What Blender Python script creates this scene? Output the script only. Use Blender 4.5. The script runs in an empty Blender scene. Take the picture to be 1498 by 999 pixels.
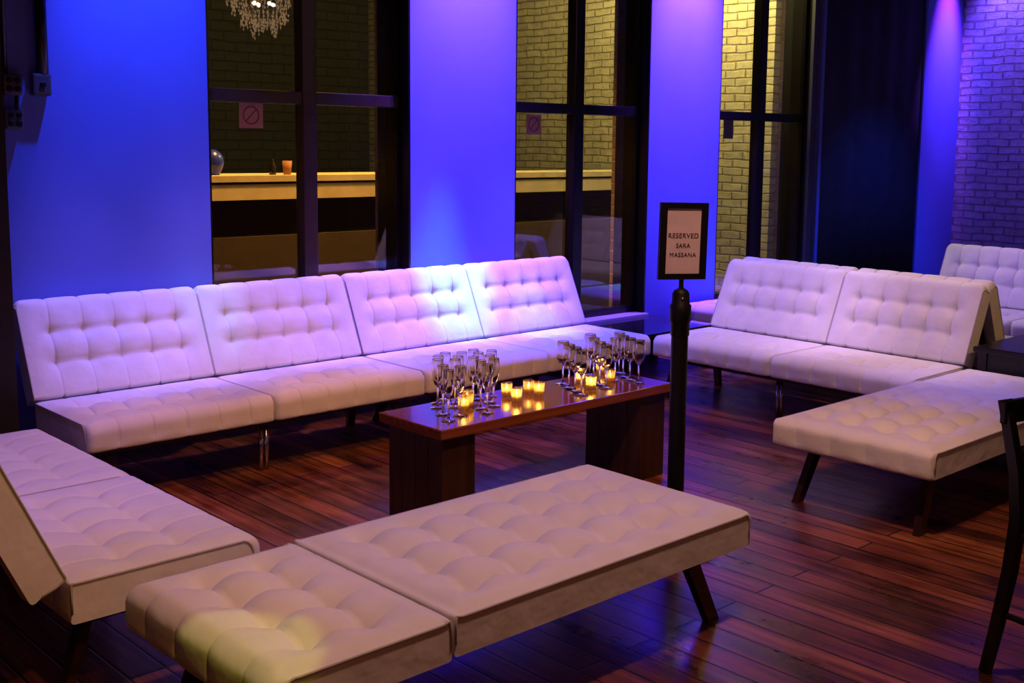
import bpy, bmesh, math, random
from mathutils import Vector, Matrix, Euler
random.seed(7)
C = bpy.context.scene.collection
PI = math.pi
R = math.radians

# ------------------------------------------------------------------ materials
def nodes(name):
    m = bpy.data.materials.new(name); m.use_nodes = True
    nt = m.node_tree; b = nt.nodes['Principled BSDF']
    return m, nt, b
def simple(name, col, rough=.6, metal=0., spec=.5, noise=0., nscale=30., bump=0., emit=None, estr=0., coat=0.):
    m, nt, b = nodes(name)
    b.inputs['Base Color'].default_value = (*col, 1)
    b.inputs['Roughness'].default_value = rough
    b.inputs['Metallic'].default_value = metal
    b.inputs['Specular IOR Level'].default_value = spec
    b.inputs['Coat Weight'].default_value = coat
    if noise or bump:
        tc = nt.nodes.new('ShaderNodeTexCoord'); n = nt.nodes.new('ShaderNodeTexNoise')
        n.inputs['Scale'].default_value = nscale; n.inputs['Detail'].default_value = 5
        nt.links.new(tc.outputs['Object'], n.inputs['Vector'])
        if noise:
            r = nt.nodes.new('ShaderNodeValToRGB')
            r.color_ramp.elements[0].position = .3; r.color_ramp.elements[1].position = .7
            r.color_ramp.elements[0].color = (*[c*(1-noise) for c in col], 1)
            r.color_ramp.elements[1].color = (*[min(1, c*(1+noise)) for c in col], 1)
            nt.links.new(n.outputs['Fac'], r.inputs['Fac']); nt.links.new(r.outputs['Color'], b.inputs['Base Color'])
        if bump:
            bp = nt.nodes.new('ShaderNodeBump'); bp.inputs['Strength'].default_value = bump; bp.inputs['Distance'].default_value = .01
            nt.links.new(n.outputs['Fac'], bp.inputs['Height']); nt.links.new(bp.outputs['Normal'], b.inputs['Normal'])
    if emit:
        b.inputs['Emission Color'].default_value = (*emit, 1); b.inputs['Emission Strength'].default_value = estr
    return m
def mapping(nt, rot=(0,0,0), scale=(1,1,1), coord='Object'):
    tc = nt.nodes.new('ShaderNodeTexCoord'); mp = nt.nodes.new('ShaderNodeMapping')
    mp.inputs['Rotation'].default_value = rot; mp.inputs['Scale'].default_value = scale
    nt.links.new(tc.outputs[coord], mp.inputs['Vector']); return mp
def math_node(nt, op, a, bv):
    n = nt.nodes.new('ShaderNodeMath'); n.operation = op
    for i, v in enumerate((a, bv)):
        if isinstance(v, (int, float)): n.inputs[i].default_value = v
        else: nt.links.new(v, n.inputs[i])
    return n.outputs[0]
def ramp(nt, fac, stops):
    r = nt.nodes.new('ShaderNodeValToRGB')
    while len(r.color_ramp.elements) < len(stops): r.color_ramp.elements.new(.5)
    for e, (p, c) in zip(r.color_ramp.elements, stops): e.position = p; e.color = (*c, 1)
    nt.links.new(fac, r.inputs['Fac']); return r.outputs['Color']

def fabric():
    m, nt, b = nodes('white_fabric')
    mp = mapping(nt, scale=(1, 1, 1))
    n1 = nt.nodes.new('ShaderNodeTexNoise'); n1.inputs['Scale'].default_value = 9; n1.inputs['Detail'].default_value = 3
    nt.links.new(mp.outputs[0], n1.inputs['Vector'])
    col = ramp(nt, n1.outputs['Fac'], [(.3, (.70, .69, .67)), (.7, (.76, .75, .74))])
    nt.links.new(col, b.inputs['Base Color'])
    b.inputs['Roughness'].default_value = .85; b.inputs['Specular IOR Level'].default_value = .25
    b.inputs['Sheen Weight'].default_value = .15
    n2 = nt.nodes.new('ShaderNodeTexNoise'); n2.inputs['Scale'].default_value = 420; n2.inputs['Detail'].default_value = 2
    nt.links.new(mp.outputs[0], n2.inputs['Vector'])
    n3 = nt.nodes.new('ShaderNodeTexNoise'); n3.inputs['Scale'].default_value = 14; n3.inputs['Detail'].default_value = 2
    nt.links.new(mp.outputs[0], n3.inputs['Vector'])
    h = math_node(nt, 'ADD', math_node(nt, 'MULTIPLY', n2.outputs['Fac'], .06), n3.outputs['Fac'])
    bp = nt.nodes.new('ShaderNodeBump'); bp.inputs['Strength'].default_value = .35; bp.inputs['Distance'].default_value = .012
    nt.links.new(h, bp.inputs['Height']); nt.links.new(bp.outputs['Normal'], b.inputs['Normal'])
    return m
FAB = fabric()
PIPE = simple('shaded_piping', (.42, .40, .37), .8)  # same cloth as the cushions; shade along the edge put into the colour
BLACKM = simple('black_metal', (.012, .012, .014), .35, 0, .5)
CHROME = simple('chrome', (.55, .55, .57), .22, 1.)
DARKLEG = simple('dark_stained_leg', (.035, .014, .008), .28, 0, .6, noise=.3, nscale=12)
BLACKP = simple('black_gloss_paint', (.005, .0045, .005), .3, 0, .4, noise=.3, nscale=6)
BROWNP = simple('dark_brown_paint', (.035, .020, .014), .38, 0, .5, noise=.25, nscale=8)
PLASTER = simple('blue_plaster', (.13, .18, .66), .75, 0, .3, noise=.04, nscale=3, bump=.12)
CEIL = simple('dark_ceiling_paint', (.05, .05, .055), .9)
COLUMN = simple('dark_brown_wood_cladding', (.010, .005, .004), .6, noise=.4, nscale=9)
CURT = simple('black_cloth', (.035, .038, .06), .8, 0, .3, noise=.12, nscale=5, bump=.1)
GREYBOX = simple('grey_metal_box', (.09, .09, .13), .4, .3, .5)
BLACKPL = simple('black_plastic', (.004, .004, .005), .5, 0, .25)
PAPER = simple('paper', (.62, .50, .52), .8, 0, .2, noise=.08, nscale=12)
INK = simple('black_ink', (.02, .008, .012), .8)
WAX = simple('glowing_amber_wax', (.55, .30, .10), .5, emit=(1., .55, .15), estr=.25)  # faint emission adds the flame's glow to the wax itself
FLAME = simple('flame', (1, .8, .4), .5, emit=(1., .80, .40), estr=30)
SILVER = simple('mercury_glass', (.55, .36, .12), .25, .5, .5, noise=.6, nscale=60)

def floor_mat():
    m, nt, b = nodes('reddish_plank_floor')
    mp = mapping(nt, rot=(0, 0, PI/2))
    br = nt.nodes.new('ShaderNodeTexBrick')
    br.offset = .37; br.offset_frequency = 2
    br.inputs['Scale'].default_value = 1.; br.inputs['Brick Width'].default_value = 2.3
    br.inputs['Row Height'].default_value = .112; br.inputs['Mortar Size'].default_value = .0055
    br.inputs['Mortar Smooth'].default_value = .6; br.inputs['Bias'].default_value = 0
    br.inputs['Color1'].default_value = (0, 0, 0, 1); br.inputs['Color2'].default_value = (1, 1, 1, 1)
    br.inputs['Mortar'].default_value = (.5, .5, .5, 1)
    nt.links.new(mp.outputs[0], br.inputs['Vector'])
    # grain stretched along the planks (world Y)
    mg = mapping(nt, scale=(38, 1.6, 1)); g = nt.nodes.new('ShaderNodeTexNoise')
    g.inputs['Scale'].default_value = 1.; g.inputs['Detail'].default_value = 6; g.inputs['Distortion'].default_value = .6
    nt.links.new(mg.outputs[0], g.inputs['Vector'])
    ml = mapping(nt, scale=(3, 1.2, 1)); l = nt.nodes.new('ShaderNodeTexNoise')
    l.inputs['Scale'].default_value = 1.6; l.inputs['Detail'].default_value = 7; l.inputs['Roughness'].default_value = .65
    nt.links.new(ml.outputs[0], l.inputs['Vector'])
    bw = nt.nodes.new('ShaderNodeRGBToBW'); nt.links.new(br.outputs['Color'], bw.inputs[0])
    v = math_node(nt, 'ADD', math_node(nt, 'MULTIPLY', bw.outputs[0], .13),
                  math_node(nt, 'ADD', math_node(nt, 'MULTIPLY', g.outputs['Fac'], .5), math_node(nt, 'MULTIPLY', l.outputs['Fac'], .62)))
    col = ramp(nt, v, [(.42, (.008, .003, .002)), (.54, (.06, .017, .007)), (.68, (.19, .052, .019)), (.84, (.40, .14, .055))])
    mix = nt.nodes.new('ShaderNodeMix'); mix.data_type = 'RGBA'
    nt.links.new(br.outputs['Fac'], mix.inputs['Factor']); nt.links.new(col, mix.inputs[6]); mix.inputs[7].default_value = (.006, .003, .002, 1)
    nt.links.new(mix.outputs[2], b.inputs['Base Color'])
    rr = ramp(nt, l.outputs['Fac'], [(.35, (.24,)*3), (.7, (.48,)*3)])
    bw2 = nt.nodes.new('ShaderNodeRGBToBW'); nt.links.new(rr, bw2.inputs[0]); nt.links.new(bw2.outputs[0], b.inputs['Roughness'])
    b.inputs['Specular IOR Level'].default_value = .55
    h = math_node(nt, 'SUBTRACT', math_node(nt, 'ADD', math_node(nt, 'MULTIPLY', g.outputs['Fac'], .12), math_node(nt, 'MULTIPLY', l.outputs['Fac'], .5)), math_node(nt, 'MULTIPLY', br.outputs['Fac'], 1.0))
    bp = nt.nodes.new('ShaderNodeBump'); bp.inputs['Strength'].default_value = .5; bp.inputs['Distance'].default_value = .006
    nt.links.new(h, bp.inputs['Height']); nt.links.new(bp.outputs['Normal'], b.inputs['Normal'])
    return m
FLOOR = floor_mat()

def brick_mat(name, plane, c1, c2, mortar, row=.085, width=.24, bump=1.0, rough=.75):
    m, nt, b = nodes(name)
    tc = nt.nodes.new('ShaderNodeTexCoord'); sp = nt.nodes.new('ShaderNodeSeparateXYZ'); cb = nt.nodes.new('ShaderNodeCombineXYZ')
    nt.links.new(tc.outputs['Object'], sp.inputs[0])
    nz = nt.nodes.new('ShaderNodeTexNoise'); nz.inputs['Scale'].default_value = 4; nz.inputs['Detail'].default_value = 3
    nt.links.new(tc.outputs['Object'], nz.inputs['Vector'])
    wob = math_node(nt, 'MULTIPLY', math_node(nt, 'SUBTRACT', nz.outputs['Fac'], .5), .045)
    nt.links.new(sp.outputs[{'X': 1, 'Y': 0}[plane]], cb.inputs[0])
    nt.links.new(math_node(nt, 'ADD', sp.outputs[2], wob), cb.inputs[1])
    br = nt.nodes.new('ShaderNodeTexBrick'); br.offset = .5
    br.inputs['Scale'].default_value = 1; br.inputs['Brick Width'].default_value = width; br.inputs['Row Height'].default_value = row
    br.inputs['Mortar Size'].default_value = .009; br.inputs['Mortar Smooth'].default_value = .6
    br.inputs['Color1'].default_value = (*c1, 1); br.inputs['Color2'].default_value = (*c2, 1); br.inputs['Mortar'].default_value = (*mortar, 1)
    nt.links.new(cb.outputs[0], br.inputs['Vector'])
    n2 = nt.nodes.new('ShaderNodeTexNoise'); n2.inputs['Scale'].default_value = 11; n2.inputs['Detail'].default_value = 7; n2.inputs['Roughness'].default_value = .7
    nt.links.new(tc.outputs['Object'], n2.inputs['Vector'])
    mix = nt.nodes.new('ShaderNodeMix'); mix.data_type = 'RGBA'; mix.blend_type = 'MULTIPLY'; mix.inputs['Factor'].default_value = .6
    nt.links.new(br.outputs['Color'], mix.inputs[6])
    nt.links.new(ramp(nt, n2.outputs['Fac'], [(.3, (.45,)*3), (.6, (1,)*3)]), mix.inputs[7])
    nt.links.new(mix.outputs[2], b.inputs['Base Color']); b.inputs['Roughness'].default_value = rough
    h = math_node(nt, 'SUBTRACT', math_node(nt, 'MULTIPLY', n2.outputs['Fac'], .9), br.outputs['Fac'])
    bp = nt.nodes.new('ShaderNodeBump'); bp.inputs['Strength'].default_value = bump; bp.inputs['Distance'].default_value = .014
    nt.links.new(h, bp.inputs['Height']); nt.links.new(bp.outputs['Normal'], b.inputs['Normal'])
    return m
BRICK_EXT = brick_mat('cream_painted_brick', 'X', (.62, .57, .40), (.72, .67, .47), (.42, .35, .21), row=.072, width=.22)
BRICK_IN = brick_mat('white_painted_brick', 'X', (.58, .58, .60), (.70, .70, .72), (.52, .52, .54), row=.072, width=.215, bump=1.6)
BRICK_DK = brick_mat('dark_brick', 'Y', (.016, .011, .009), (.019, .013, .011), (.012, .009, .007), row=.11, width=.3)
REVEAL = brick_mat('brown_brick_reveal', 'Y', (.34, .24, .16), (.42, .30, .20), (.5, .42, .3), row=.085)

def wood(name, cols, rough, scale=(2, 30, 30), coat=0.):
    m, nt, b = nodes(name)
    mg = mapping(nt, scale=scale); g = nt.nodes.new('ShaderNodeTexNoise')
    g.inputs['Scale'].default_value = 1.; g.inputs['Detail'].default_value = 6; g.inputs['Distortion'].default_value = .8
    nt.links.new(mg.outputs[0], g.inputs['Vector'])
    nt.links.new(ramp(nt, g.outputs['Fac'], [(.3, cols[0]), (.7, cols[1])]), b.inputs['Base Color'])
    b.inputs['Roughness'].default_value = rough; b.inputs['Coat Weight'].default_value = coat; b.inputs['Coat Roughness'].default_value = .08
    bp = nt.nodes.new('ShaderNodeBump'); bp.inputs['Strength'].default_value = .15; bp.inputs['Distance'].default_value = .003
    nt.links.new(g.outputs['Fac'], bp.inputs['Height']); nt.links.new(bp.outputs['Normal'], b.inputs['Normal'])
    return m
TTOP = wood('varnished_red_wood', ((.14, .035, .014), (.27, .075, .028)), .16, coat=.6)
TLEG = wood('dark_red_wood', ((.022, .008, .004), (.06, .022, .010)), .45, scale=(25, 25, 2))
PARAP = simple('pale_stone', (.55, .47, .30), .8, noise=.15, nscale=5, bump=.2)
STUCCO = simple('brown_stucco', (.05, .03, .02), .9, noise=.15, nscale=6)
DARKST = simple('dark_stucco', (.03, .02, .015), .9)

def thin_glass(name, tint=(1, 1, 1), boost=1.0, base=.0, rough=.0):
    m = bpy.data.materials.new(name); m.use_nodes = True; nt = m.node_tree; nt.nodes.clear()
    o = nt.nodes.new('ShaderNodeOutputMaterial'); t = nt.nodes.new('ShaderNodeBsdfTransparent'); t.inputs[0].default_value = (*tint, 1)
    g = nt.nodes.new('ShaderNodeBsdfGlossy'); g.inputs['Roughness'].default_value = rough
    f = nt.nodes.new('ShaderNodeLayerWeight'); f.inputs['Blend'].default_value = .5
    mx = nt.nodes.new('ShaderNodeMixShader')
    sch = math_node(nt, 'ADD', math_node(nt, 'MULTIPLY', math_node(nt, 'POWER', f.outputs['Facing'], 4.), .9), .04)
    fac = math_node(nt, 'MINIMUM', math_node(nt, 'ADD', math_node(nt, 'MULTIPLY', sch, boost), base), 1.)
    nt.links.new(fac, mx.inputs[0]); nt.links.new(t.outputs[0], mx.inputs[1]); nt.links.new(g.outputs[0], mx.inputs[2])
    nt.links.new(mx.outputs[0], o.inputs[0]); return m
PANE = thin_glass('window_glass', (.9, .9, .9), 2.0)
GLASS = simple('drinking_glass', (1, 1, 1), .0)
GLASS.node_tree.nodes['Principled BSDF'].inputs['Transmission Weight'].default_value = 1.; GLASS.node_tree.nodes['Principled BSDF'].inputs['IOR'].default_value = 1.45
def votive_glass():
    m = bpy.data.materials.new('amber_votive_glass'); m.use_nodes = True; nt = m.node_tree; nt.nodes.clear()
    o = nt.nodes.new('ShaderNodeOutputMaterial'); t = nt.nodes.new('ShaderNodeBsdfTransparent'); t.inputs[0].default_value = (1, .82, .5, 1)
    d = nt.nodes.new('ShaderNodeBsdfTranslucent'); d.inputs[0].default_value = (.75, .55, .26, 1)
    g = nt.nodes.new('ShaderNodeBsdfGlossy'); g.inputs['Roughness'].default_value = .1
    tc = nt.nodes.new('ShaderNodeTexCoord'); n = nt.nodes.new('ShaderNodeTexNoise'); n.inputs['Scale'].default_value = 90
    nt.links.new(tc.outputs['Object'], n.inputs['Vector'])
    m1 = nt.nodes.new('ShaderNodeMixShader'); m2 = nt.nodes.new('ShaderNodeMixShader'); m2.inputs[0].default_value = .08
    nt.links.new(n.outputs['Fac'], m1.inputs[0]); nt.links.new(t.outputs[0], m1.inputs[1]); nt.links.new(d.outputs[0], m1.inputs[2])
    nt.links.new(m1.outputs[0], m2.inputs[1]); nt.links.new(g.outputs[0], m2.inputs[2]); nt.links.new(m2.outputs[0], o.inputs[0]); return m
VGLASS = votive_glass()

# ------------------------------------------------------------------ mesh helpers
def link(name, bm, mat, parent=None, smooth=False, loc=None, rot=None):
    me = bpy.data.meshes.new(name); bmesh.ops.recalc_face_normals(bm, faces=bm.faces); bm.to_mesh(me); bm.free()
    if isinstance(mat, (list, tuple)):
        for x in mat: me.materials.append(x)
    else: me.materials.append(mat)
    if smooth:
        for p in me.polygons: p.use_smooth = True
    o = bpy.data.objects.new(name, me); C.objects.link(o)
    if parent: o.parent = parent
    if loc: o.location = loc
    if rot: o.rotation_euler = rot
    return o
def box(bm, x0, x1, y0, y1, z0, z1, M=None, bev=0.):
    vs = [bm.verts.new((x, y, z)) for x in (x0, x1) for y in (y0, y1) for z in (z0, z1)]
    fs = [(0,1,3,2), (4,6,7,5), (0,4,5,1), (2,3,7,6), (0,2,6,4), (1,5,7,3)]
    F = [bm.faces.new([vs[i] for i in f]) for f in fs]
    if bev:
        es = list({e for f in F for e in f.edges})
        r = bmesh.ops.bevel(bm, geom=es, offset=bev, segments=2, affect='EDGES', profile=.6)
        vs = list({v for f in r['faces'] for v in f.verts} | {v for v in vs if v.is_valid})
    if M is not None:
        for v in vs: v.co = M @ v.co
    return vs
def B(*a, **k):
    bm = bmesh.new(); box(bm, *a, **k); return bm
def tube(bm, pts, rad, n=8, closed=False, square=False, rads=None):
    pts = [Vector(p) for p in pts]; rings = []
    up0 = None
    for i, p in enumerate(pts):
        a = pts[i-1] if i > 0 else (pts[-1] if closed else p); c = pts[(i+1) % len(pts)] if (i < len(pts)-1 or closed) else p
        t = (c-a).normalized()
        if up0 is None:
            up0 = Vector((0, 0, 1)) if abs(t.z) < .9 else Vector((1, 0, 0))
        s = t.cross(up0).normalized(); u = s.cross(t).normalized(); up0 = u
        r = rads[i] if rads else rad
        rings.append([bm.verts.new(p + s*math.cos(2*PI*k/n + (PI/4 if square else 0))*r + u*math.sin(2*PI*k/n + (PI/4 if square else 0))*r) for k in range(n)])
    m = len(rings)
    for i in range(m if closed else m-1):
        A, D = rings[i], rings[(i+1) % m]
        for k in range(n): bm.faces.new((A[k], A[(k+1) % n], D[(k+1) % n], D[k]))
    if not closed:
        bm.faces.new(rings[0][::-1]); bm.faces.new(rings[-1])
def lathe(bm, prof, n=24, at=(0, 0, 0), cap=False):
    rings = []
    for r, z in prof:
        if r < 1e-5: rings.append([bm.verts.new((at[0], at[1], at[2]+z))])
        else: rings.append([bm.verts.new((at[0]+r*math.cos(2*PI*k/n), at[1]+r*math.sin(2*PI*k/n), at[2]+z)) for k in range(n)])
    for A, D in zip(rings, rings[1:]):
        for k in range(n):
            a, b2 = A[k % len(A)], A[(k+1) % len(A)]; d, e = D[k % len(D)], D[(k+1) % len(D)]
            vs = []
            for v in (a, b2, e, d):
                if v not in vs: vs.append(v)
            if len(vs) >= 3: bm.faces.new(vs)
def slant_leg(bm, top, foot, w, d, ang=0.):
    """flat bar from top to foot, w along local x', d along y'"""
    top, foot = Vector(top), Vector(foot); c, s = math.cos(ang), math.sin(ang)
    ax = Vector((c, s, 0)); ay = Vector((-s, c, 0)); V = []
    for P, k in ((foot, .85), (top, 1.)):
        for i, j in ((-1,-1), (1,-1), (1,1), (-1,1)): V.append(bm.verts.new(P + ax*w*.5*i*k + ay*d*.5*j*k))
    for f in ((3,2,1,0), (4,5,6,7), (0,1,5,4), (1,2,6,5), (2,3,7,6), (3,0,4,7)): bm.faces.new([V[i] for i in f])
def empty(name, label, cat, loc=(0,0,0), rz=0., group=None):
    o = bpy.data.objects.new(name, None); C.objects.link(o); o.location = loc; o.rotation_euler = (0, 0, rz)
    o.empty_display_size = .1
    return tag(o, label, cat, group)
def tag(o, label, cat, group=None):
    o['label'] = label; o['category'] = cat
    if group: o['group'] = group
    return o
def struct(o): o['kind'] = 'structure'; return o
def kids(o): return KID.get(o.name, [])
def copy_tree(o, parent=None):
    c = o.copy(); C.objects.link(c)
    if parent: c.parent = parent
    for ch in [x for x in bpy.data.objects if x.parent == o]: copy_tree(ch, c)
    return c

# ------------------------------------------------------------------ tufted cushion
def cushion(L, Wd, T, seams, rows, r0=.012, r1=.045, step=.0125, depth=.022, seamdepth=.0045, pil=.010, crease=.006, rc=.03, faceseam=1.):
    """x across (0..Wd, sewn seams at x in seams), y along (0..L, tufts at y in rows), z 0..T.
       r0 / r1: rounding of the top edge at y=0 / y=L."""
    path = []   # (y, z, ny, nz, topweight, faceweight)
    def arc(cy, cz, r, a0, a1, n, wa, wb):
        for i in range(n+1):
            a = a0 + (a1-a0)*i/n; w = wa + (wb-wa)*i/n
            path.append((cy + r*math.cos(a), cz + r*math.sin(a), math.cos(a), math.sin(a), w))
    rb = .012
    arc(rb, rb, rb, 1.5*PI, PI, 2, 0, 0)
    nz0 = max(1, int((T-r0-rb)/.02))
    for i in range(1, nz0): path.append((0, rb+(T-r0-rb)*i/nz0, -1, 0, 0))
    arc(r0, T-r0, r0, PI, PI/2, 4, 0, 1)
    ny = int((L-r0-r1)/step)
    for i in range(1, ny): path.append((r0+(L-r0-r1)*i/ny, T, 0, 1, 1))
    arc(L-r1, T-r1, r1, PI/2, 0, 7, 1, 0)
    nz1 = max(2, int((T-r1-rb)/.015))
    for i in range(1, nz1): path.append((L, T-r1-(T-r1-rb)*i/nz1, 1, 0, 0))
    arc(L-rb, rb, rb, 0, -PI/2, 2, 0, 0)
    xs = set()
    nx = int(Wd/step)
    for i in range(nx+1): xs.add(round(Wd*i/nx, 5))
    for s in seams:
        for d in (0, .003, .007): xs.add(round(s+d, 5)); xs.add(round(s-d, 5))
    for d in (.003, .008, .016): xs.add(d); xs.add(round(Wd-d, 5))
    xs = sorted(x for x in xs if 0 <= x <= Wd)
    sv = seams[1]-seams[0] if len(seams) > 1 else .2
    su = rows[1]-rows[0] if len(rows) > 1 else .18
    def sm(t): t = max(0., min(1., t)); return t*t*(3-2*t)
    def disp(x, y, w, ny_):
        dx = min(abs(x-s) for s in seams); dy = min(abs(y-r) for r in rows)
        ox = max(seams[0]-x, x-seams[-1], 0.); oy = max(rows[0]-y, y-rows[-1], 0.)
        t = .65*math.exp(-math.sqrt(dx*dx+dy*dy)/.018) + .35*math.exp(-(dx*dx+dy*dy)/(2*.040**2))
        row = math.exp(-dy/.013)*math.exp(-ox/.022)
        lat = math.exp(-oy/.05)                                   # how deep inside the tufted field
        seam = math.exp(-dx/.0038)
        px = 1-(1-min(1, dx/(sv/2)))**2; py = 1-(1-min(1, dy/(su/2)))**2
        p = pil*(px*py)**.5*math.exp(-(ox+oy)/.03) + pil*.55*(1-math.exp(-(ox+oy)/.03))*sm(min(x, Wd-x, y, L-y)/.06)
        top = -depth*t*.9 - crease*row + p - pil*.45
        e = -.006*math.exp(-min(x, Wd-x)/.014)
        g = seamdepth*seam*(w*(.4+.6*lat) + (1-w)*faceseam)
        return w*top + (1-w)*pil*.25*(px-.6)*(1 if ny_ > 0 else 0) - g + e
    bm = bmesh.new(); G = []
    for x in xs:
        col = []
        for (y, z, a, b, w) in path:
            d = disp(x, y, w, a)
            sag = 0
            if z < .02: d *= .3
            e1 = min(x, Wd-x)
            cut = (rc - math.sqrt(max(0, rc*rc-(rc-e1)**2))) if e1 < rc else 0.
            col.append(bm.verts.new((x, y + a*d - cut*sm((y-L+.12)/.12), z + b*d)))
        G.append(col)
    m = len(path)
    for i in range(len(xs)-1):
        for j in range(m-1): f = bm.faces.new((G[i][j], G[i+1][j], G[i+1][j+1], G[i][j+1])); f.smooth = True
        f = bm.faces.new((G[i][m-1], G[i+1][m-1], G[i+1][0], G[i][0]))
    bm.faces.new(G[0]); bm.faces.new(G[-1][::-1])
    pips = []
    for col in (G[0], G[-1]):
        pip = bmesh.new(); pips.append(pip)
        pts = [v.co.copy() for v in col if v.co.z > .02]
        # thin the straight runs
        tube(pip, pts[::2] + ([pts[-1]] if len(pts) % 2 == 0 else []), .0035, 5)
    return bm, pips
def link_cushion(name, bp, parent, mats=(FAB, PIPE), loc=(0,0,0), rot=(0,0,0)):
    bm, pips = bp
    me = bpy.data.meshes.new(name); bmesh.ops.recalc_face_normals(bm, faces=bm.faces); bm.to_mesh(me); bm.free(); me.materials.append(mats[0])
    o = bpy.data.objects.new(name, me); C.objects.link(o); o.parent = parent; o.location = loc; o.rotation_euler = rot
    return o, [link('piping', pip, mats[1], o, True) for pip in pips]
def again(pair, parent, loc, rot):
    o = pair[0].copy(); C.objects.link(o); o.parent = parent; o.location = loc; o.rotation_euler = rot
    for q in pair[1]:
        p = q.copy(); C.objects.link(p); p.parent = o
    return o

# ------------------------------------------------------------------ sofa (split-back futon)
SW = 1.765; HW = SW/2 - .003
def make_sofa(name, label):
    s = empty(name, label, 'sofa', group='white tufted split-back sofas')
    seams5 = [HW*f for f in (.15, .325, .5, .675, .85)]
    # seat: local y runs from front (0) to hinge (.585); the rounded edge is the front one, so the cushion is turned round
    seat = link_cushion('seat_cushion', cushion(.585, HW, .128, seams5, [.19, .37], r0=.014, r1=.05, depth=.040, pil=.016, seamdepth=.010), s, loc=(HW, .585, .262), rot=(0, 0, PI))
    again(seat, s, (SW, .585, .262), (0, 0, PI))
    # backrest: local y runs up the back, z towards the sitter
    tilt = math.atan2(.194, .432)
    bL = .485
    # rotate so that local y -> up the back, local z -> forward (-Y)
    rx = PI/2 + 0
    Mx = Euler((PI/2 - tilt, 0, 0)).to_matrix()      # y -> (0, sin t.., cos) , z -> -Y
    def place(x):
        # front surface (z=T) at hinge must be at (x, .574, .398)
        T = .118
        off = Mx @ Vector((0, 0, T))
        return Vector((x, .577, .392)) - off
    back = link_cushion('backrest', cushion(bL, HW, .118, seams5, [.165, .315], r0=.02, r1=.04, depth=.034, pil=.013, seamdepth=.010, rc=.03), s, loc=place(0), rot=(PI/2 - tilt, 0, 0))
    again(back, s, place(HW+.006), (PI/2 - tilt, 0, 0))
    f = bmesh.new()
    box(f, .08, SW-.08, .10, .13, .225, .262); box(f, .08, SW-.08, .48, .51, .225, .262)
    for x in (.08, .867, SW-.11): box(f, x, x+.03, .13, .48, .225, .258)
    for x in (.06, .80, .93, SW-.09):
        M = Matrix.Translation(place(x) + Mx @ Vector((0, .0, -.0))) @ Euler((PI/2 - tilt, 0, 0)).to_matrix().to_4x4()
        box(f, 0, .03, .0, .40, -.022, -.002, M=M)
    link('frame', f, BLACKM, s)
    for x, dx in ((.13, -.05), (SW-.13, .05)):
        for y, dy in ((.10, -.04), (.50, .09)):
            l = bmesh.new(); slant_leg(l, (x, y, .216), (x+dx, y+dy, 0), .05, .03); link('leg', l, DARKLEG, s)
    l = bmesh.new(); tube(l, [(SW/2-.014, .13, 0), (SW/2-.014, .13, .216)], .011, 10); tube(l, [(SW/2+.014, .13, 0), (SW/2+.014, .13, .216)], .011, 10)
    o = link('leg', l, CHROME, s, True); o['label'] = 'slim chrome middle leg of two rods'
    return s
sofa = make_sofa('tufted_sofa', 'white tufted split-back sofa at the left end of the row under the windows')
sofa.location = (1.861, 4.678, 0)
def put_sofa(loc, rz, label):
    s = copy_tree(sofa); s.location = loc; s.rotation_euler = (0, 0, rz); s['label'] = label; return s
put_sofa((1.861+SW+.012, 4.678, 0), 0, 'white tufted sofa behind the wine glasses, its backrest lit pale cyan')
put_sofa((1.722, 3.03, 0), PI/2, 'white tufted sofa cut by the left edge, its backrest on the left')
put_sofa((5.378, 2.905+SW, 0), -PI/2, 'white tufted sofa on the right behind the sign, seen from the front')
put_sofa((7.175, 2.95, 0), R(90), 'white tufted sofa turned away, back to back with the one behind the sign')
put_sofa((7.80, 4.37, 0), -PI/2, 'white tufted sofa farthest right, in front of the lavender brick wall')

# ------------------------------------------------------------------ chaise beds
def make_chaise(name, label):
    s = empty(name, label, 'chaise', group='flat white tufted chaises')
    W, L1, L2, T = .768, 1.272, .525, .125
    seams = [W*f for f in (.17, .39, .61, .83)]
    rows1 = [.155+.187*i for i in range(6)]
    # long section: hinge at local x=0, free rounded end at local x=L1 ; cushion y -> +x
    link_cushion('seat_cushion', cushion(L1, W, T, seams, rows1, r0=.016, r1=.035, depth=.050, pil=.030, crease=.004, seamdepth=.0015, rc=.02, faceseam=0., step=.0135), s, loc=(0, W, .263), rot=(0, 0, -PI/2))
    o, p = link_cushion('backrest', cushion(L2, W, T, seams, [.175, .355], r0=.016, r1=.05, depth=.050, pil=.030, crease=.004, seamdepth=.0025, step=.0135), s, loc=(-.004, 0, .257), rot=(0, 0, PI/2))
    f = bmesh.new()
    for y in (.12, W-.15): box(f, -.40, L1-.13, y, y+.03, .225, .262)
    for x in (-.40, -.02, .6, L1-.16): box(f, x, x+.03, .15, W-.15, .225, .256)
    link('frame', f, BLACKM, s)
    for x, dx in ((L1-.20, .105), (-.33, -.08)):
        for y, dy in ((.11, -.02), (W-.11, .02)):
            l = bmesh.new(); slant_leg(l, (x, y, .232), (x+dx, y+dy, 0), .062, .034); link('leg', l, DARKLEG, s)
    return s
chaise = make_chaise('tufted_chaise', 'flat white tufted chaise in front of the wooden table, its left end lit yellow')
chaise.location = (1.773, 2.178, 0)
c2 = copy_tree(chaise); c2.location = (5.43, 2.898, 0); c2.rotation_euler = (0, 0, PI)
c2['label'] = 'flat white tufted chaise on the right, with the black chair in front of it'

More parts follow.
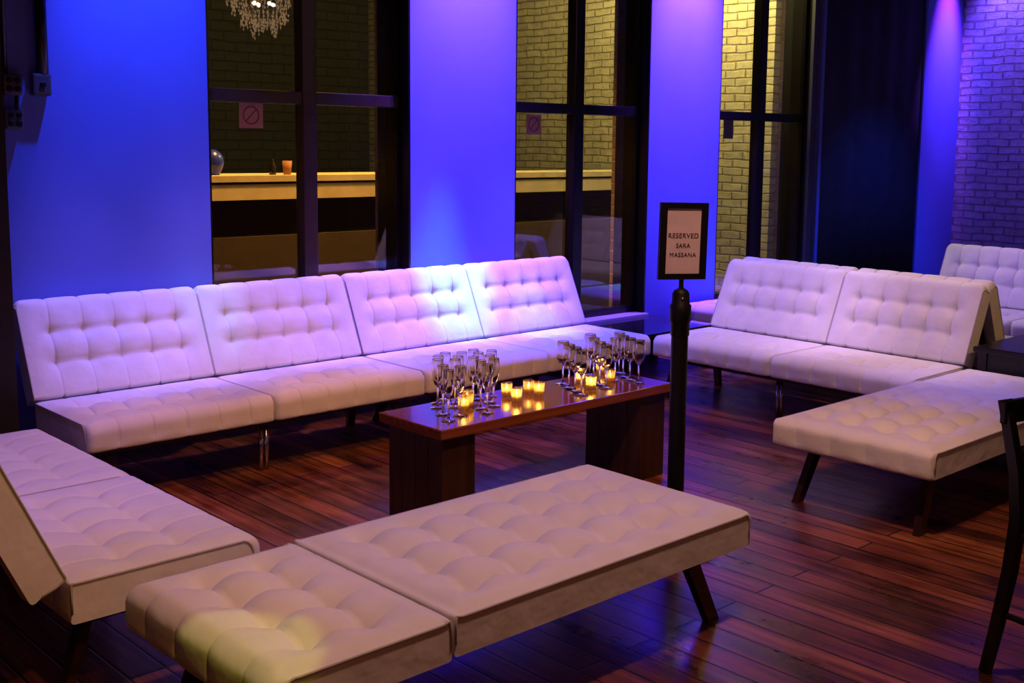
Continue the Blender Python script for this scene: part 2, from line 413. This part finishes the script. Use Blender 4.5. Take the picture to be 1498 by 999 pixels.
# a third flat bed far back in the corner, seen past the sign post
c3 = copy_tree(chaise); c3.location = (7.85, 5.36, 0); c3.rotation_euler = (0, 0, PI)
c3['label'] = 'flat white chaise seen small between the sign post and the right sofa'
c3.location = (7.22, 4.765, 0); c3.rotation_euler = (0, 0, 0)

# ------------------------------------------------------------------ wooden table
t = empty('wooden_table', 'low reddish wooden bench table holding glasses and candles', 'table', (2.75, 3.459, 0))
TL, TW, TH = 1.398, .419, .45
bm = bmesh.new(); box(bm, 0, TL, 0, TW, TH-.042, TH, bev=.006)
link('table_top', bm, TTOP, t)
for x0, x1 in ((.03, .20), (1.21, 1.38)):
    bm = bmesh.new()
    n = 4
    for k in range(n):
        y0 = .03+(TW-.06)*k/n; y1 = .03+(TW-.06)*(k+1)/n
        box(bm, x0, x1, y0+.0015, y1-.0015, 0, TH-.042, bev=.002)
    link('leg', bm, TLEG, t)

# ------------------------------------------------------------------ glasses
def flute():
    bm = bmesh.new()
    prof = [(.0, .0), (.030, .0005), (.031, .002), (.018, .004), (.006, .009), (.0036, .02), (.0034, .075), (.006, .088), (.014, .105), (.021, .13), (.0245, .16), (.0245, .185), (.0228, .2075), (.02265, .2090), (.0223, .2098), (.0219, .2098), (.0216, .2090), (.0215, .2075), (.0235, .185), (.0235, .16), (.020, .131), (.013, .107), (.004, .092), (0, .090)]
    lathe(bm, prof, 20); return bm
def tulip():
    bm = bmesh.new()
    prof = [(.0, .0), (.033, .0005), (.034, .002), (.018, .004), (.006, .009), (.0038, .02), (.0036, .085), (.008, .092), (.020, .105), (.029, .125), (.032, .145), (.031, .17), (.0273, .2025), (.0270, .2040), (.0267, .2048), (.0263, .2048), (.0260, .2040), (.0260, .2025), (.030, .17), (.031, .145), (.028, .126), (.019, .107), (.006, .096), (0, .095)]
    lathe(bm, prof, 20); return bm
FL = [(3.100, 3.872), (3.035, 3.840), (2.979, 3.773), (2.92, 3.662), (2.871, 3.565), (3.165, 3.838), (3.100, 3.785), (3.044, 3.735), (2.962, 3.602),
      (3.245, 3.855), (3.215, 3.785), (3.134, 3.724), (3.105, 3.640), (3.074, 3.562), (3.295, 3.790), (3.215, 3.710), (3.178, 3.640)]
TU = [(3.725, 3.775), (3.683, 3.692), (3.653, 3.622), (3.623, 3.553), (3.903, 3.747), (3.846, 3.652), (3.813, 3.581), (3.969, 3.835), (4.111, 3.775),
      (4.058, 3.699), (4.031, 3.630), (4.015, 3.560), (3.977, 3.676)]
def where(i, n, pos, kind, place):
    return None
fl0 = link('champagne_flute', flute(), GLASS, None, True)
for i, (x, y) in enumerate(FL):
    o = fl0 if i == 0 else fl0.copy()
    if i: C.objects.link(o)
    o.location = (x, y, TH+.0005)
    left = i < 9
    tag(o, 'clear champagne flute in the cluster left of the candles, at the table\'s left end' if left else 'clear champagne flute in the cluster just right of the left-end candles', 'glass',
        'champagne flutes left of the left-end candles' if left else 'champagne flutes right of the left-end candles')
FL_SPECIAL = {4: 'clear champagne flute nearest the table\'s left corner, front of the left cluster', 13: 'clear champagne flute nearest the front edge, its round foot shining white'}
fls = [o for o in bpy.data.objects if o.name.startswith('champagne_flute')]
def nearest(objs, xy): return min(objs, key=lambda o: (o.location.x-xy[0])**2 + (o.location.y-xy[1])**2)
for i, lb in FL_SPECIAL.items():
    nearest([o for o in fls], FL[i])['label'] = lb
tu0 = link('wine_glass', tulip(), GLASS, None, True)
for i, (x, y) in enumerate(TU):
    o = tu0 if i == 0 else tu0.copy()
    if i: C.objects.link(o)
    o.location = (x, y, TH+.0005)
    if i < 4: lb, g = 'clear wine glass in the row left of the two brightest candles', 'wine glasses left of the bright candles'
    elif i < 8: lb, g = 'clear wine glass in the middle of the right-hand group, right of the brightest candle', 'wine glasses right of the brightest candle'
    else: lb, g = 'clear wine glass in the row at the table\'s right end', 'wine glasses at the right end of the table'
    tag(o, lb, 'glass', g)
tus = [o for o in bpy.data.objects if o.name.startswith('wine_glass')]
for i, lb in {0: 'clear wine glass leftmost of the right-hand group, standing apart from the candles', 3: 'clear wine glass nearest the front edge, just before the brightest candle', 11: 'clear wine glass rightmost on the table, nearest the front edge'}.items():
    nearest(tus, TU[i])['label'] = lb

# ------------------------------------------------------------------ votive candles
def make_votive():
    e = empty('votive_candle', '', 'candle')
    bm = bmesh.new(); lathe(bm, [(0, .002), (.020, .002), (.0235, .006), (.0240, .03), (.0250, .062), (.0242, .062), (.0232, .03), (.0225, .010), (0, .008)], 20)
    link('glass_cup', bm, VGLASS, e, True)
    bm = bmesh.new(); lathe(bm, [(0, .009), (.0205, .009), (.0205, .026), (.017, .028), (0, .0265)], 16)
    link('wax', bm, WAX, e, True)
    bm = bmesh.new(); lathe(bm, [(0, .029), (.003, .032), (.0048, .038), (.003, .047), (0, .055)], 10)
    link('flame', bm, FLAME, e, True)
    return e
CA = [((3.034, 3.666), 'lit votive candle nearest of those among the flutes at the left end'), ((3.085, 3.700), None), ((3.128, 3.755), None),
      ((3.351, 3.750), 'lit votive candle at the left rear of the four in the middle of the table'), ((3.315, 3.645), 'bright votive candle at the front left of the four in the middle'),
      ((3.463, 3.728), 'dim votive candle at the rear right of the four in the middle'), ((3.470, 3.667), 'lit votive candle rightmost of the four in the middle'),
      ((3.745, 3.610), 'brightest votive candle, in front among the right-hand wine glasses'), ((3.800, 3.740), 'bright votive candle just behind and left of the brightest one'),
      ((4.040, 3.830), 'small lit votive candle behind the wine glasses at the table\'s right end'), ((3.925, 3.660), 'dim votive candle half hidden among the wine glasses right of the brightest candle')]
CA[1] = (CA[1][0], 'small lit votive candle second from the front among the left-end flutes')
CA[2] = (CA[2][0], 'small lit votive candle farthest back among the left-end flutes')
v0 = make_votive()
for i, ((x, y), lb) in enumerate(CA):
    o = v0 if i == 0 else copy_tree(v0)
    o.location = (x, y, TH); o['label'] = lb; o['group'] = 'votive candles on the wooden table'
    l = bpy.data.lights.new('candle_light', 'POINT'); l.energy = (.10, .06, .05, .13, .20, .06, .14, .32, .22, .07, .05)[i]; l.color = (1, .74, .34); l.shadow_soft_size = .012
    lo = bpy.data.objects.new('candle_light', l); C.objects.link(lo); lo.location = (x, y, TH+.050)

# ------------------------------------------------------------------ sign on a post
PX, PY = 3.385, 2.795
s = empty('sign_stand', 'black post stand with framed reserved sign on top, before the window pier', 'sign', (PX, PY, 0))
bm = bmesh.new(); lathe(bm, [(0, 0), (.165, 0), (.17, .008), (.16, .022), (.06, .034), (.045, .045), (0, .045)], 40); link('base', bm, BLACKPL, s, True)
bm = bmesh.new(); lathe(bm, [(.0325, .03), (.0325, .86)], 28); link('pole', bm, BLACKPL, s, True)
bm = bmesh.new(); lathe(bm, [(.033, .845), (.036, .85), (.036, .90), (.041, .903), (.041, .965), (.034, .972), (.033, 1.01), (.026, 1.022), (.012, 1.030), (0, 1.03)], 28)
hd = link('belt_head', bm, BLACKPL, s, True)
bm = bmesh.new(); lathe(bm, [(0, -.001), (.0045, 0), (.0045, .003), (0, .004)], 12)
bmesh.ops.rotate(bm, verts=bm.verts, cent=(0,0,0), matrix=Matrix.Rotation(R(90), 3, 'X'))
o = link('screw', bm, CHROME, hd, True, loc=(-.022, -.027, .995), rot=(0, 0, R(-38)))
bm = bmesh.new(); lathe(bm, [(.011, 1.02), (.0095, 1.03), (.0095, 1.062), (.014, 1.064), (0, 1.066)], 16); link('neck', bm, BLACKPL, s, True)
az = math.atan2(-.438, .899)       # direction of the frame's width
FW, FH = .196, .292
fr = bmesh.new()
for a in ((-FW/2, -FW/2+.027, 0, FH), (FW/2-.027, FW/2, 0, FH), (-FW/2+.027, FW/2-.027, 0, .022), (-FW/2+.027, FW/2-.027, FH-.022, FH)):
    box(fr, a[0], a[1], -.008, .008, a[2], a[3])
box(fr, -FW/2+.02, FW/2-.02, .002, .006, .01, FH-.01)
frame = link('sign_frame', fr, BLACKPL, s, loc=(0, 0, 1.064), rot=(0, R(1.0), az))
pp = link('paper_sheet', B(-FW/2+.024, FW/2-.024, -.002, .001, .02, FH-.02), PAPER, frame)
def letters(txt, size, zc, parent):
    cu = bpy.data.curves.new('txt', 'FONT'); cu.body = txt; cu.size = size; cu.align_x = 'CENTER'; cu.extrude = .0004; cu.offset = 0; cu.space_character = 1.08
    tmp = bpy.data.objects.new('txt', cu); C.objects.link(tmp)
    bpy.context.view_layer.update()
    me = bpy.data.meshes.new_from_object(tmp.evaluated_get(bpy.context.evaluated_depsgraph_get()))
    bpy.data.objects.remove(tmp)
    # small serif bars at the letter feet and heads are too fine to show; plain capitals
    o = bpy.data.objects.new('lettering', me); C.objects.link(o); me.materials.clear(); me.materials.append(INK)
    o.parent = parent; o.location = (0, -.0032, zc); o.rotation_euler = (PI/2, 0, 0); return o
letters('RESERVED', .0265, .158, pp); letters('SARA', .0235, .121, pp); letters('MASSANA', .0235, .086, pp)

# ------------------------------------------------------------------ black chair, right edge
ch = empty('wooden_chair', 'black wooden chair cut by the right edge, only its back post and leg in view', 'chair', (3.25, 1.39, 0), math.atan2(-.208, .978))
ca, sa = math.cos(-ch.rotation_euler.z), math.sin(-ch.rotation_euler.z)
# local: x along the back rail, -y is the way it faces, +y behind
post = [(0, .075, 0), (0, .045, .15), (0, .012, .34), (0, -.003, .50), (0, .012, .64), (0, .055, .80), (0, .068, .845)]
for x in (0, .41):
    bm = bmesh.new(); tube(bm, [(x, p[1], p[2]) for p in post], .024, 4, square=True, rads=[.020, .022, .024, .025, .023, .021, .020]); link('back_post', bm, BLACKP, ch)
    bm = bmesh.new(); tube(bm, [(x+(.02 if x == 0 else -.02), -.40, 0), (x, -.385, .44)], .02, 4, square=True); link('leg', bm, BLACKP, ch)
bm = bmesh.new(); box(bm, -.02, .43, .045, .068, .775, .845, bev=.006); link('top_rail', bm, BLACKP, ch)
bm = bmesh.new(); box(bm, .02, .39, .010, .026, .62, .66, bev=.004); link('back_rail', bm, BLACKP, ch)
bm = bmesh.new(); box(bm, -.015, .425, -.42, -.02, .44, .465, bev=.008); link('seat', bm, BLACKP, ch)
for x in (0, .41):
    bm = bmesh.new(); tube(bm, [(x, .03, .2), (x, -.39, .2)], .01, 8); link('stretcher', bm, BLACKP, ch)

# ------------------------------------------------------------------ black side table, right
st = empty('side_table', 'black side table beside the back-to-back sofas at the right edge', 'table', (5.97, 2.30, 0))
bm = bmesh.new(); box(bm, 0, .75, 0, .56, .47, .50, bev=.004); link('table_top', bm, BLACKP, st)
for x in (.02, .68):
    for y in (.02, .49):
        link('leg', B(x, x+.05, y, y+.05, 0, .47), BLACKP, st)
link('apron', B(.03, .72, .03, .05, .40, .47), BLACKP, st); link('apron', B(.03, .72, .51, .53, .40, .47), BLACKP, st)
link('end_panel', B(.03, .05, .07, .49, .10, .47), BLACKP, st)
link('shelf', B(.05, .70, .07, .49, .16, .18), BLACKP, st)
# low corner table
ct = empty('corner_table', 'low black glossy table in the corner between the sofas, below the blue pier', 'table', (5.45, 5.0, 0))
bm = bmesh.new(); box(bm, 0, 1.0, 0, .58, .285, .31, bev=.003)
GLOSSBLK = simple('black_lacquer', (.02, .016, .022), .12, 0, .6, noise=.2, nscale=4, coat=.5)
link('table_top', bm, GLOSSBLK, ct)
for x in (.02, .93):
    for y in (.02, .51): link('leg', B(x, x+.05, y, y+.05, 0, .285), BLACKP, ct)

# ------------------------------------------------------------------ room shell
def S(name, bm, mat, parent=None): return struct(link(name, bm, mat, parent)) if parent is None else link(name, bm, mat, parent)
YF = 5.60; YO = 6.05; ZC = 3.75
bm = bmesh.new(); box(bm, -3.0, 11.3, -5.0, 6.05, -.1, 0); S('floor', bm, FLOOR)
bm = bmesh.new(); box(bm, -3.0, 11.3, -5.0, 6.05, ZC, ZC+.1); S('ceiling', bm, CEIL)
OP = [(2.912, 4.216), (5.06, 6.37), (7.19, 8.48)]
ZS, ZT = .33, 3.45
bm = bmesh.new()
xs = [-3.0] + [v for o in OP for v in o] + [8.62]
for a, b2 in zip(xs[0::2], xs[1::2]): box(bm, a, b2, YF, 5.92, 0, ZC)
for a, b2 in OP:
    box(bm, a, b2, YF+.06, 5.92, 0, ZS-.03); box(bm, a, b2, YF, 5.92, ZT, ZC)
box(bm, 8.62, 10.33, YF+.22, 5.92, 0, ZC); box(bm, 10.33, 11.3, YF, 5.92, 0, ZC)
S('wall_back', bm, PLASTER)
# exterior skin in brick, same openings
bm = bmesh.new()
for a, b2 in zip(xs[0::2], xs[1::2]): box(bm, a+.0, b2-.0, 5.925, 5.965, 0, ZC)
for a, b2 in OP: box(bm, a, b2, 5.925, 5.965, 0, ZS-.03); box(bm, a, b2, 5.925, 5.965, ZT, ZC)
S('trim_1', bm, REVEAL)
bm = bmesh.new(); box(bm, 11.05, 11.3, -5.0, YF, 0, ZC); S('wall_right', bm, BRICK_IN)
bm = bmesh.new(); box(bm, -3.1, -3.0, -5.0, 6.05, 0, ZC); S('wall_left', bm, CEIL)
bm = bmesh.new(); box(bm, -3.0, 11.3, -5.1, -5.0, 0, ZC); S('wall_front', bm, CEIL)
bm = bmesh.new(); box(bm, 1.45, 1.80, 5.30, YF, 0, ZC); S('trim_2', bm, COLUMN)

for i, (a, b2) in enumerate(OP):
    w = bpy.data.objects.new('window_%d' % (i+1), None); C.objects.link(w); struct(w); w.location = (a, 5.72, 0)
    W_ = b2-a; xc = W_/2
    M1 = BROWNP if i == 0 else BLACKP
    # liner boards of the opening
    bm = bmesh.new(); box(bm, W_-.012, W_, -.118, .20, ZS, ZT); box(bm, 0, .012, -.118, .20, ZS, ZT); box(bm, 0, W_, -.118, .20, ZT-.02, ZT)
    link('window_liner', bm, BLACKP, w)
    bm = bmesh.new(); f = .036
    box(bm, .012, f, -.03, .03, ZS, ZT-.02); box(bm, W_-f, W_-.012, -.03, .03, ZS, ZT-.02)
    box(bm, f, W_-f, -.03, .03, ZS, ZS+.05); box(bm, f, W_-f, -.03, .03, ZT-.09, ZT-.02)
    link('window_frame', bm, BLACKP, w)
    bm = bmesh.new(); box(bm, xc-.045, xc+.045, -.055, .03, ZS+.05, ZT-.09, bev=.006); link('mullion', bm, M1, w)
    for x0, x1 in ((f, xc-.045), (xc+.045, W_-f)):
        bm = bmesh.new(); box(bm, x0, x1, -.05, .03, 1.765, 1.835, bev=.006); link('glazing_bar', bm, M1, w)
        for z0, z1 in ((ZS+.05, 1.765), (1.835, ZT-.09)):
            link('glass_pane', B(x0, x1, -.0015, .0015, z0, z1), PANE, w)
    bm = bmesh.new(); box(bm, -.0, W_, -.16, -.03, ZS-.03, ZS, bev=.004); link('window_sill', bm, simple('grey_sill_paint', (.35, .35, .38), .4), w)
# casing right of the third window and dark panel with folds
bm = bmesh.new(); box(bm, 8.395, 8.47, YF-.03, YF-.001, 0, ZC); box(bm, 8.47, 8.50, YF-.05, YF-.001, 0, ZC); S('trim_3', bm, simple('dark_navy_paint', (.06, .06, .085), .45))
bm = bmesh.new()
N = 120; prev = None
for k in range(N+1):
    x = 8.50 + (10.33-8.50)*k/N
    y = YF+.03 + .006*math.sin(k*.30) + .005*math.sin(k*.13+1)
    if x < 8.70: y = YF+.015
    cur = [bm.verts.new((x, y, .01)), bm.verts.new((x, y, ZC-.02)), bm.verts.new((x, y+.008, ZC-.02)), bm.verts.new((x, y+.008, .01))]
    if prev:
        for q in range(4): bm.faces.new((prev[q], cur[q], cur[(q+1) % 4], prev[(q+1) % 4]))
    else: bm.faces.new(cur)
    prev = cur
bm.faces.new(prev[::-1])
o = link('curtain', bm, CURT, None, True); tag(o, 'plain black curtain hanging between the third window and the right blue pier', 'curtain')

# ------------------------------------------------------------------ electrical boxes and conduits, top left
def ebox(name, label, x0, x1, z0, z1, conduits, sockets):
    e = empty(name, label, 'electrical box', ((x0+x1)/2, YF, (z0+z1)/2), 0, 'electrical boxes on the left blue pier')
    w, h = (x1-x0)/2, (z1-z0)/2
    bm = bmesh.new(); box(bm, -w, w, -.055, -.001, -h, h, bev=.012); link('housing', bm, GREYBOX, e)
    for sx, sz in sockets:
        bm = bmesh.new(); lathe(bm, [(0, 0), (.014, 0), (.014, .004), (.010, .005), (0, .005)], 14)
        link('socket', bm, BLACKPL, e, True, loc=(sx, -.056, sz), rot=(PI/2, 0, 0))
    for cx, z2, r in conduits:
        bm = bmesh.new(); tube(bm, [(cx, -.03, h-.003), (cx, -.03, z2)], r, 12); link('conduit', bm, BLACKM, e, True)
    return e
four = [(-.018, .018), (.018, .018), (-.018, -.020), (.018, -.020)]
ebox('outlet_box', 'grey outlet box with four sockets at the far left, upper of two', 1.888, 1.972, 1.755, 1.850, [(-.025, ZC-1.81, .012)], four)
ebox('outlet_box', 'grey outlet box with four sockets at the far left, lower of two', 1.888, 1.972, 1.598, 1.693, [(.02, .108, .010)], four)
ebox('switch_box', 'grey box with one round socket at the end of the thick black conduit', 2.018, 2.103, 1.755, 1.858, [(.012, 2.25-1.807, .026)], [(0, 0)])
# unseen black box added just above to throw the dark shadow down the pier
cb = link('shadow_box', B(1.86, 2.13, YF-.185, YF-.001, 2.25, 3.1), BLACKPL); tag(cb, 'unseen black box added on the left pier above the outlet boxes to cast its shadow', 'shadow caster')

# ------------------------------------------------------------------ paper notices on the glass
def notice(x0, x1, z0, z1, label, mat, ring):
    e = empty('paper_notice', label, 'notice', ((x0+x1)/2, 5.7165, (z0+z1)/2), 0, 'notices on the window glass')
    w, h = (x1-x0)/2, (z1-z0)/2
    link('sheet', B(-w, w, -.0008, .0008, -h, h), mat, e)
    if ring:
        bm = bmesh.new(); r = min(w, h)*.68
        tube(bm, [(r*math.cos(2*PI*k/32), -.0012, r*math.sin(2*PI*k/32)) for k in range(32)], .0035, 6, closed=True)
        tube(bm, [(-r*.7, -.0012, -r*.7), (r*.7, -.0012, r*.7)], .003, 6); link('prohibition_mark', bm, simple('faded_red_ink', (.20, .07, .06), .8), e)
TAN = simple('tan_paper', (.46, .25, .13), .85); DKP = simple('brown_paper', (.10, .06, .05), .85)
notice(3.153, 3.298, 1.628, 1.765, 'tan paper notice with a prohibition circle, on the first window from the left', TAN, True)
notice(5.263, 5.400, 1.623, 1.756, 'tan paper notice on the middle window, behind the sofas\' right end', TAN, True)
notice(7.396, 7.52, 1.619, 1.769, 'dark brown notice on the third window, against the yellow brick', DKP, False)

# ------------------------------------------------------------------ outside
bm = bmesh.new(); box(bm, 8.40, 8.75, 5.97, 14.0, -3, 7); S('wall_outside_right', bm, BRICK_EXT)
bm = bmesh.new(); box(bm, -2, 8.395, 12.0, 12.3, -3, 8); S('wall_outside_back', bm, BRICK_DK)
pb = empty('parapet', 'pale stone parapet ledge outside the windows, lit yellow', 'parapet', (2.0, 7.3, -1))
bm = bmesh.new(); box(bm, 0, 6.35, 0, .5, 2.268, 2.312); link('cap', bm, PARAP, pb)
bm = bmesh.new(); box(bm, 0, 6.35, .01, .5, 2.142, 2.250); link('fascia', bm, PARAP, pb)
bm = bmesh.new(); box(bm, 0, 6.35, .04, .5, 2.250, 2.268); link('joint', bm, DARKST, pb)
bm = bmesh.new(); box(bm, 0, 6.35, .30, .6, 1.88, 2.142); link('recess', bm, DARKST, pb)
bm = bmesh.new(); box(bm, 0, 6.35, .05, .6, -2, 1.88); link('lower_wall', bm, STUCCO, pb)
# small things on the ledge
def lathe_thing(name, prof, mat, loc, label, cat, n=20):
    bm = bmesh.new(); lathe(bm, prof, n); return tag(link(name, bm, mat, None, True, loc=loc), label, cat)
BLUEG = simple('blue_enamel', (.015, .03, .5), .3)
lathe_thing('round_lantern', [(0, 0), (.045, .0), (.05, .015), (.068, .05), (.078, .085), (.075, .12), (.06, .15), (.035, .17), (.02, .178), (0, .18)], BLUEG, (3.925, 7.5, 1.312), 'round blue lantern on the outside ledge, seen through the first window', 'lantern')
lathe_thing('bottle', [(0, 0), (.024, 0), (.026, .01), (.026, .062), (.012, .082), (.009, .10), (.009, .115), (0, .115)], simple('dark_bottle_glass', (.01, .008, .006), .1), (4.35, 7.42, 1.312), 'small dark bottle on the outside ledge beside the brown cup', 'bottle')
lathe_thing('paper_cup', [(0, 0), (.026, 0), (.036, .10), (.034, .10), (.024, .004), (0, .004)], simple('brown_cup', (.30, .14, .08), .7), (4.47, 7.42, 1.312), 'small brown cup on the outside ledge beside the dark bottle', 'cup')
# bollard lamp post with pale cap outside first window
lathe_thing('vent_pipe', [(0, 0), (.045, 0), (.045, 1.42), (.075, 1.44), (.085, 1.47), (.06, 1.50), (0, 1.515)], PARAP, (4.93, 6.75, -.72), 'pale round-capped pipe standing outside at the right side of the first window', 'pipe')

# ------------------------------------------------------------------ chandelier (seen mirrored in the first window)
CRY = simple('crystal', (.85, .78, .66), .25, 0, .8, emit=(1., .62, .30), estr=1.1)  # crystals emit a glow of their own, in place of bulb light
cd = empty('crystal_chandelier', 'crystal chandelier in warm light, mirrored in the top of the first window', 'chandelier', (6.84, -.35, 0))
bm = bmesh.new(); tube(bm, [(0, 0, ZC), (0, 0, 3.3)], .012, 8); lathe(bm, [(0, ZC), (.07, ZC), (.06, ZC-.03), (0, ZC-.04)], 20); link('stem', bm, CHROME, cd, True)
rnd = random.Random(3)
for tier, (r, z, n, ln) in enumerate(((.42, 3.22, 46, 3), (.34, 3.10, 40, 3), (.24, 2.98, 30, 4), (.13, 2.90, 16, 4))):
    bm = bmesh.new()
    tube(bm, [(r*math.cos(2*PI*k/32), r*math.sin(2*PI*k/32), z) for k in range(32)], .008, 6, closed=True); link('ring', bm, CHROME, cd, True)
    bm = bmesh.new()
    for k in range(n):
        a = 2*PI*k/n + rnd.uniform(-.05, .05); zz = z - .01
        for q in range(ln + rnd.randint(-1, 1)):
            h = rnd.uniform(.03, .055); w = rnd.uniform(.008, .015); rr = r + rnd.uniform(-.02, .02)
            c = Vector((rr*math.cos(a), rr*math.sin(a), zz-h/2))
            vs = [bm.verts.new(c + Vector((0, 0, h/2))), bm.verts.new(c - Vector((0, 0, h/2)))]
            ring = [bm.verts.new(c + Vector((w*math.cos(a2), w*math.sin(a2), h*.12))) for a2 in (0, PI/2, PI, 3*PI/2)]
            for i2 in range(4):
                bm.faces.new((vs[0], ring[i2], ring[(i2+1) % 4])); bm.faces.new((vs[1], ring[(i2+1) % 4], ring[i2]))
            zz -= h*.92
    link('crystal_strands', bm, CRY, cd)

# ------------------------------------------------------------------ lights
def spot(name, loc, target, col, power, size=60, blend=1., soft=.05):
    l = bpy.data.lights.new(name, 'SPOT'); l.energy = power; l.color = col; l.spot_size = R(size); l.spot_blend = blend; l.shadow_soft_size = soft
    o = bpy.data.objects.new(name, l); C.objects.link(o); o.location = loc
    d = Vector(target)-Vector(loc); o.rotation_euler = d.to_track_quat('-Z', 'Y').to_euler(); return o
def point(name, loc, col, power, soft=.1):
    l = bpy.data.lights.new(name, 'POINT'); l.energy = power; l.color = col; l.shadow_soft_size = soft
    o = bpy.data.objects.new(name, l); C.objects.link(o); o.location = loc; return o
def area(name, loc, target, col, power, sx, sy):
    l = bpy.data.lights.new(name, 'AREA'); l.energy = power; l.color = col; l.shape = 'RECTANGLE'; l.size = sx; l.size_y = sy
    o = bpy.data.objects.new(name, l); C.objects.link(o); o.location = loc
    d = Vector(target)-Vector(loc); o.rotation_euler = d.to_track_quat('-Z', 'Y').to_euler(); return o
BL = (.04, .062, 1.); PU = (.72, .06, 1.); CY = (.25, .9, 1.); VI = (.62, .30, 1.); WARM = (1., .30, .10)
for x, p, q, sz, zt in ((2.55, 540, 50, 46, 2.0), (4.64, 1600, 620, 62, 1.5), (6.78, 1600, 700, 62, 1.5), (10.72, 560, 330, 36, 2.3)):
    spot('pier_spot', (x, 5.12, 3.6), (x, 5.60, zt), (.02, .12, 1.) if x < 3 else BL, p, sz, 1., .03)
    if q: spot('pier_spot_violet', (x, 5.25, 3.6), (x, 5.62, 2.6), PU, q, 40 if x > 9 else 58, 1., .03)
spot('cyan_spot', (4.6, 4.9, 3.6), (4.42, 5.42, .82), (.05, .95, .95), 760, 14, 1., .03)
spot('cyan_spot', (4.9, 4.9, 3.6), (4.95, 5.2, .42), (.10, .95, .95), 240, 11, 1., .03)
spot('cyan_spot', (2.6, 5.0, 3.6), (2.80, 5.44, .83), CY, 110, 10, 1., .03)
spot('cyan_spot', (6.7, 4.9, 3.6), (7.15, 5.1, .4), (.10, .95, .95), 620, 14, 1., .03)
for x, p, c in ((2.15, 210, (.50, .27, 1.)), (2.85, 230, (.62, .30, 1.)), (3.6, 260, VI), (4.3, 300, VI), (5.05, 340, (.70, .33, 1.))):
    spot('violet_spot', (x, 4.75, 3.6), (x, 5.36, .65), c, p, 22, 1., .04)
for x in (2.4, 3.6, 4.8): spot('violet_spot', (x, 4.95, 3.6), (x, 4.9, .4), (.30, .16, 1.), 60, 34, 1., .06)
spot('violet_spot', (2.4, 2.9, 3.6), (2.5, 3.0, .4), (.5, .25, 1.), 45, 50, 1., .06)
spot('violet_spot', (5.0, 4.2, 3.6), (5.95, 4.2, .55), (.70, .42, .95), 370, 34, 1., .06)
spot('violet_spot', (5.0, 3.2, 3.6), (5.95, 3.3, .5), (.9, .52, .72), 260, 34, 1., .06)
spot('violet_spot', (1.5, 3.9, 3.6), (1.5, 4.2, .4), (.5, .24, 1.), 150, 44, 1., .06)
spot('blue_spot', (5.4, 2.2, 3.6), (5.4, 2.60, .4), (.16, .12, 1.), 170, 24, 1., .05)
spot('violet_spot', (7.2, 3.4, 3.6), (8.3, 3.6, .6), (.5, .27, 1.), 260, 36, 1., .06)
spot('curtain_spot', (9.5, 3.3, 3.6), (9.5, 5.6, .1), (.02, .09, 1.), 520, 46, 1., .05)
spot('brick_spot', (10.80, 5.2, 3.6), (11.05, 5.0, 1.9), (.20, .09, 1.), 190, 75, 1., .03)
area('warm_bar_light', (.8, -2.6, 2.7), (3.2, 3.4, .3), WARM, 8, 2.5, .6)
spot('warm_downlight', (2.4, 1.6, 3.6), (2.8, 2.5, 0), (1., .50, .36), 220, 96, .8, .10)
spot('warm_downlight', (3.2, 2.6, 3.6), (3.4, 4.6, .3), (1., .36, .10), 210, 62, 1., .10)
spot('warm_downlight', (3.4, 1.9, 3.6), (4.3, 2.6, .2), (1., .50, .34), 120, 36, 1., .10)
for k in range(4): point('chandelier_bulb_light', (6.84+.12*math.cos(k*PI/2), -.35+.12*math.sin(k*PI/2), 3.06), (1., .5, .2), 6, .02)
spot('warm_side_spot', (.9, .6, 2.9), (1.1, 3.0, .45), (1., .42, .12), 60, 34, 1., .06)
spot('warm_side_spot', (6.6, .4, 3.3), (6.0, 2.9, .65), (1., .52, .20), 110, 32, 1., .06)
spot('yellow_spot', (1.1, 1.2, 3.5), (1.25, 2.37, .38), (.85, .88, .06), 85, 8.2, .28, .01)
# outside sodium lamp
point('street_lamp_light', (7.7, 6.45, 3.8), (1., .80, .26), 430, .15)
spot('ledge_light', (4.6, 6.7, 3.9), (4.4, 7.35, 1.2), (1., .44, .07), 1250, 120, 1., .1)

# ------------------------------------------------------------------ world
w = bpy.data.worlds.new('night'); bpy.context.scene.world = w; w.use_nodes = True
w.node_tree.nodes['Background'].inputs[0].default_value = (.010, .011, .02, 1); w.node_tree.nodes['Background'].inputs[1].default_value = .4

# ------------------------------------------------------------------ camera
f, px, py, yaw, pitch, roll, h = 1685.5, 812.96, 428.2, R(44.2005), R(7.4769), R(.7915), 1.5783
fw = Vector((math.sin(yaw)*math.cos(pitch), math.cos(yaw)*math.cos(pitch), -math.sin(pitch)))
rt = Vector((math.cos(yaw), -math.sin(yaw), 0)); up = rt.cross(fw)
r2 = rt*math.cos(roll) + up*math.sin(roll); u2 = -rt*math.sin(roll) + up*math.cos(roll)
cam = bpy.data.cameras.new('camera'); co = bpy.data.objects.new('camera', cam); C.objects.link(co)
M = Matrix((( r2.x, u2.x, -fw.x, 0), (r2.y, u2.y, -fw.y, 0), (r2.z, u2.z, -fw.z, h), (0, 0, 0, 1)))
co.matrix_world = M
cam.sensor_width = 36; cam.lens = f*36/1498; cam.shift_x = (749-px)/1498; cam.shift_y = (py-499.5)/1498
cam.clip_start = .05
sc = bpy.context.scene; sc.camera = co
sc.view_settings.view_transform = 'Standard'; sc.view_settings.look = 'None'; sc.view_settings.gamma = 1; sc.view_settings.exposure = 0
sc.view_settings.use_curve_mapping = False
sc.cycles.use_denoising = True
sc.cycles.max_bounces = 14; sc.cycles.transmission_bounces = 14; sc.cycles.glossy_bounces = 6; sc.cycles.diffuse_bounces = 4; sc.cycles.transparent_max_bounces = 24; sc.cycles.sample_clamp_indirect = 4
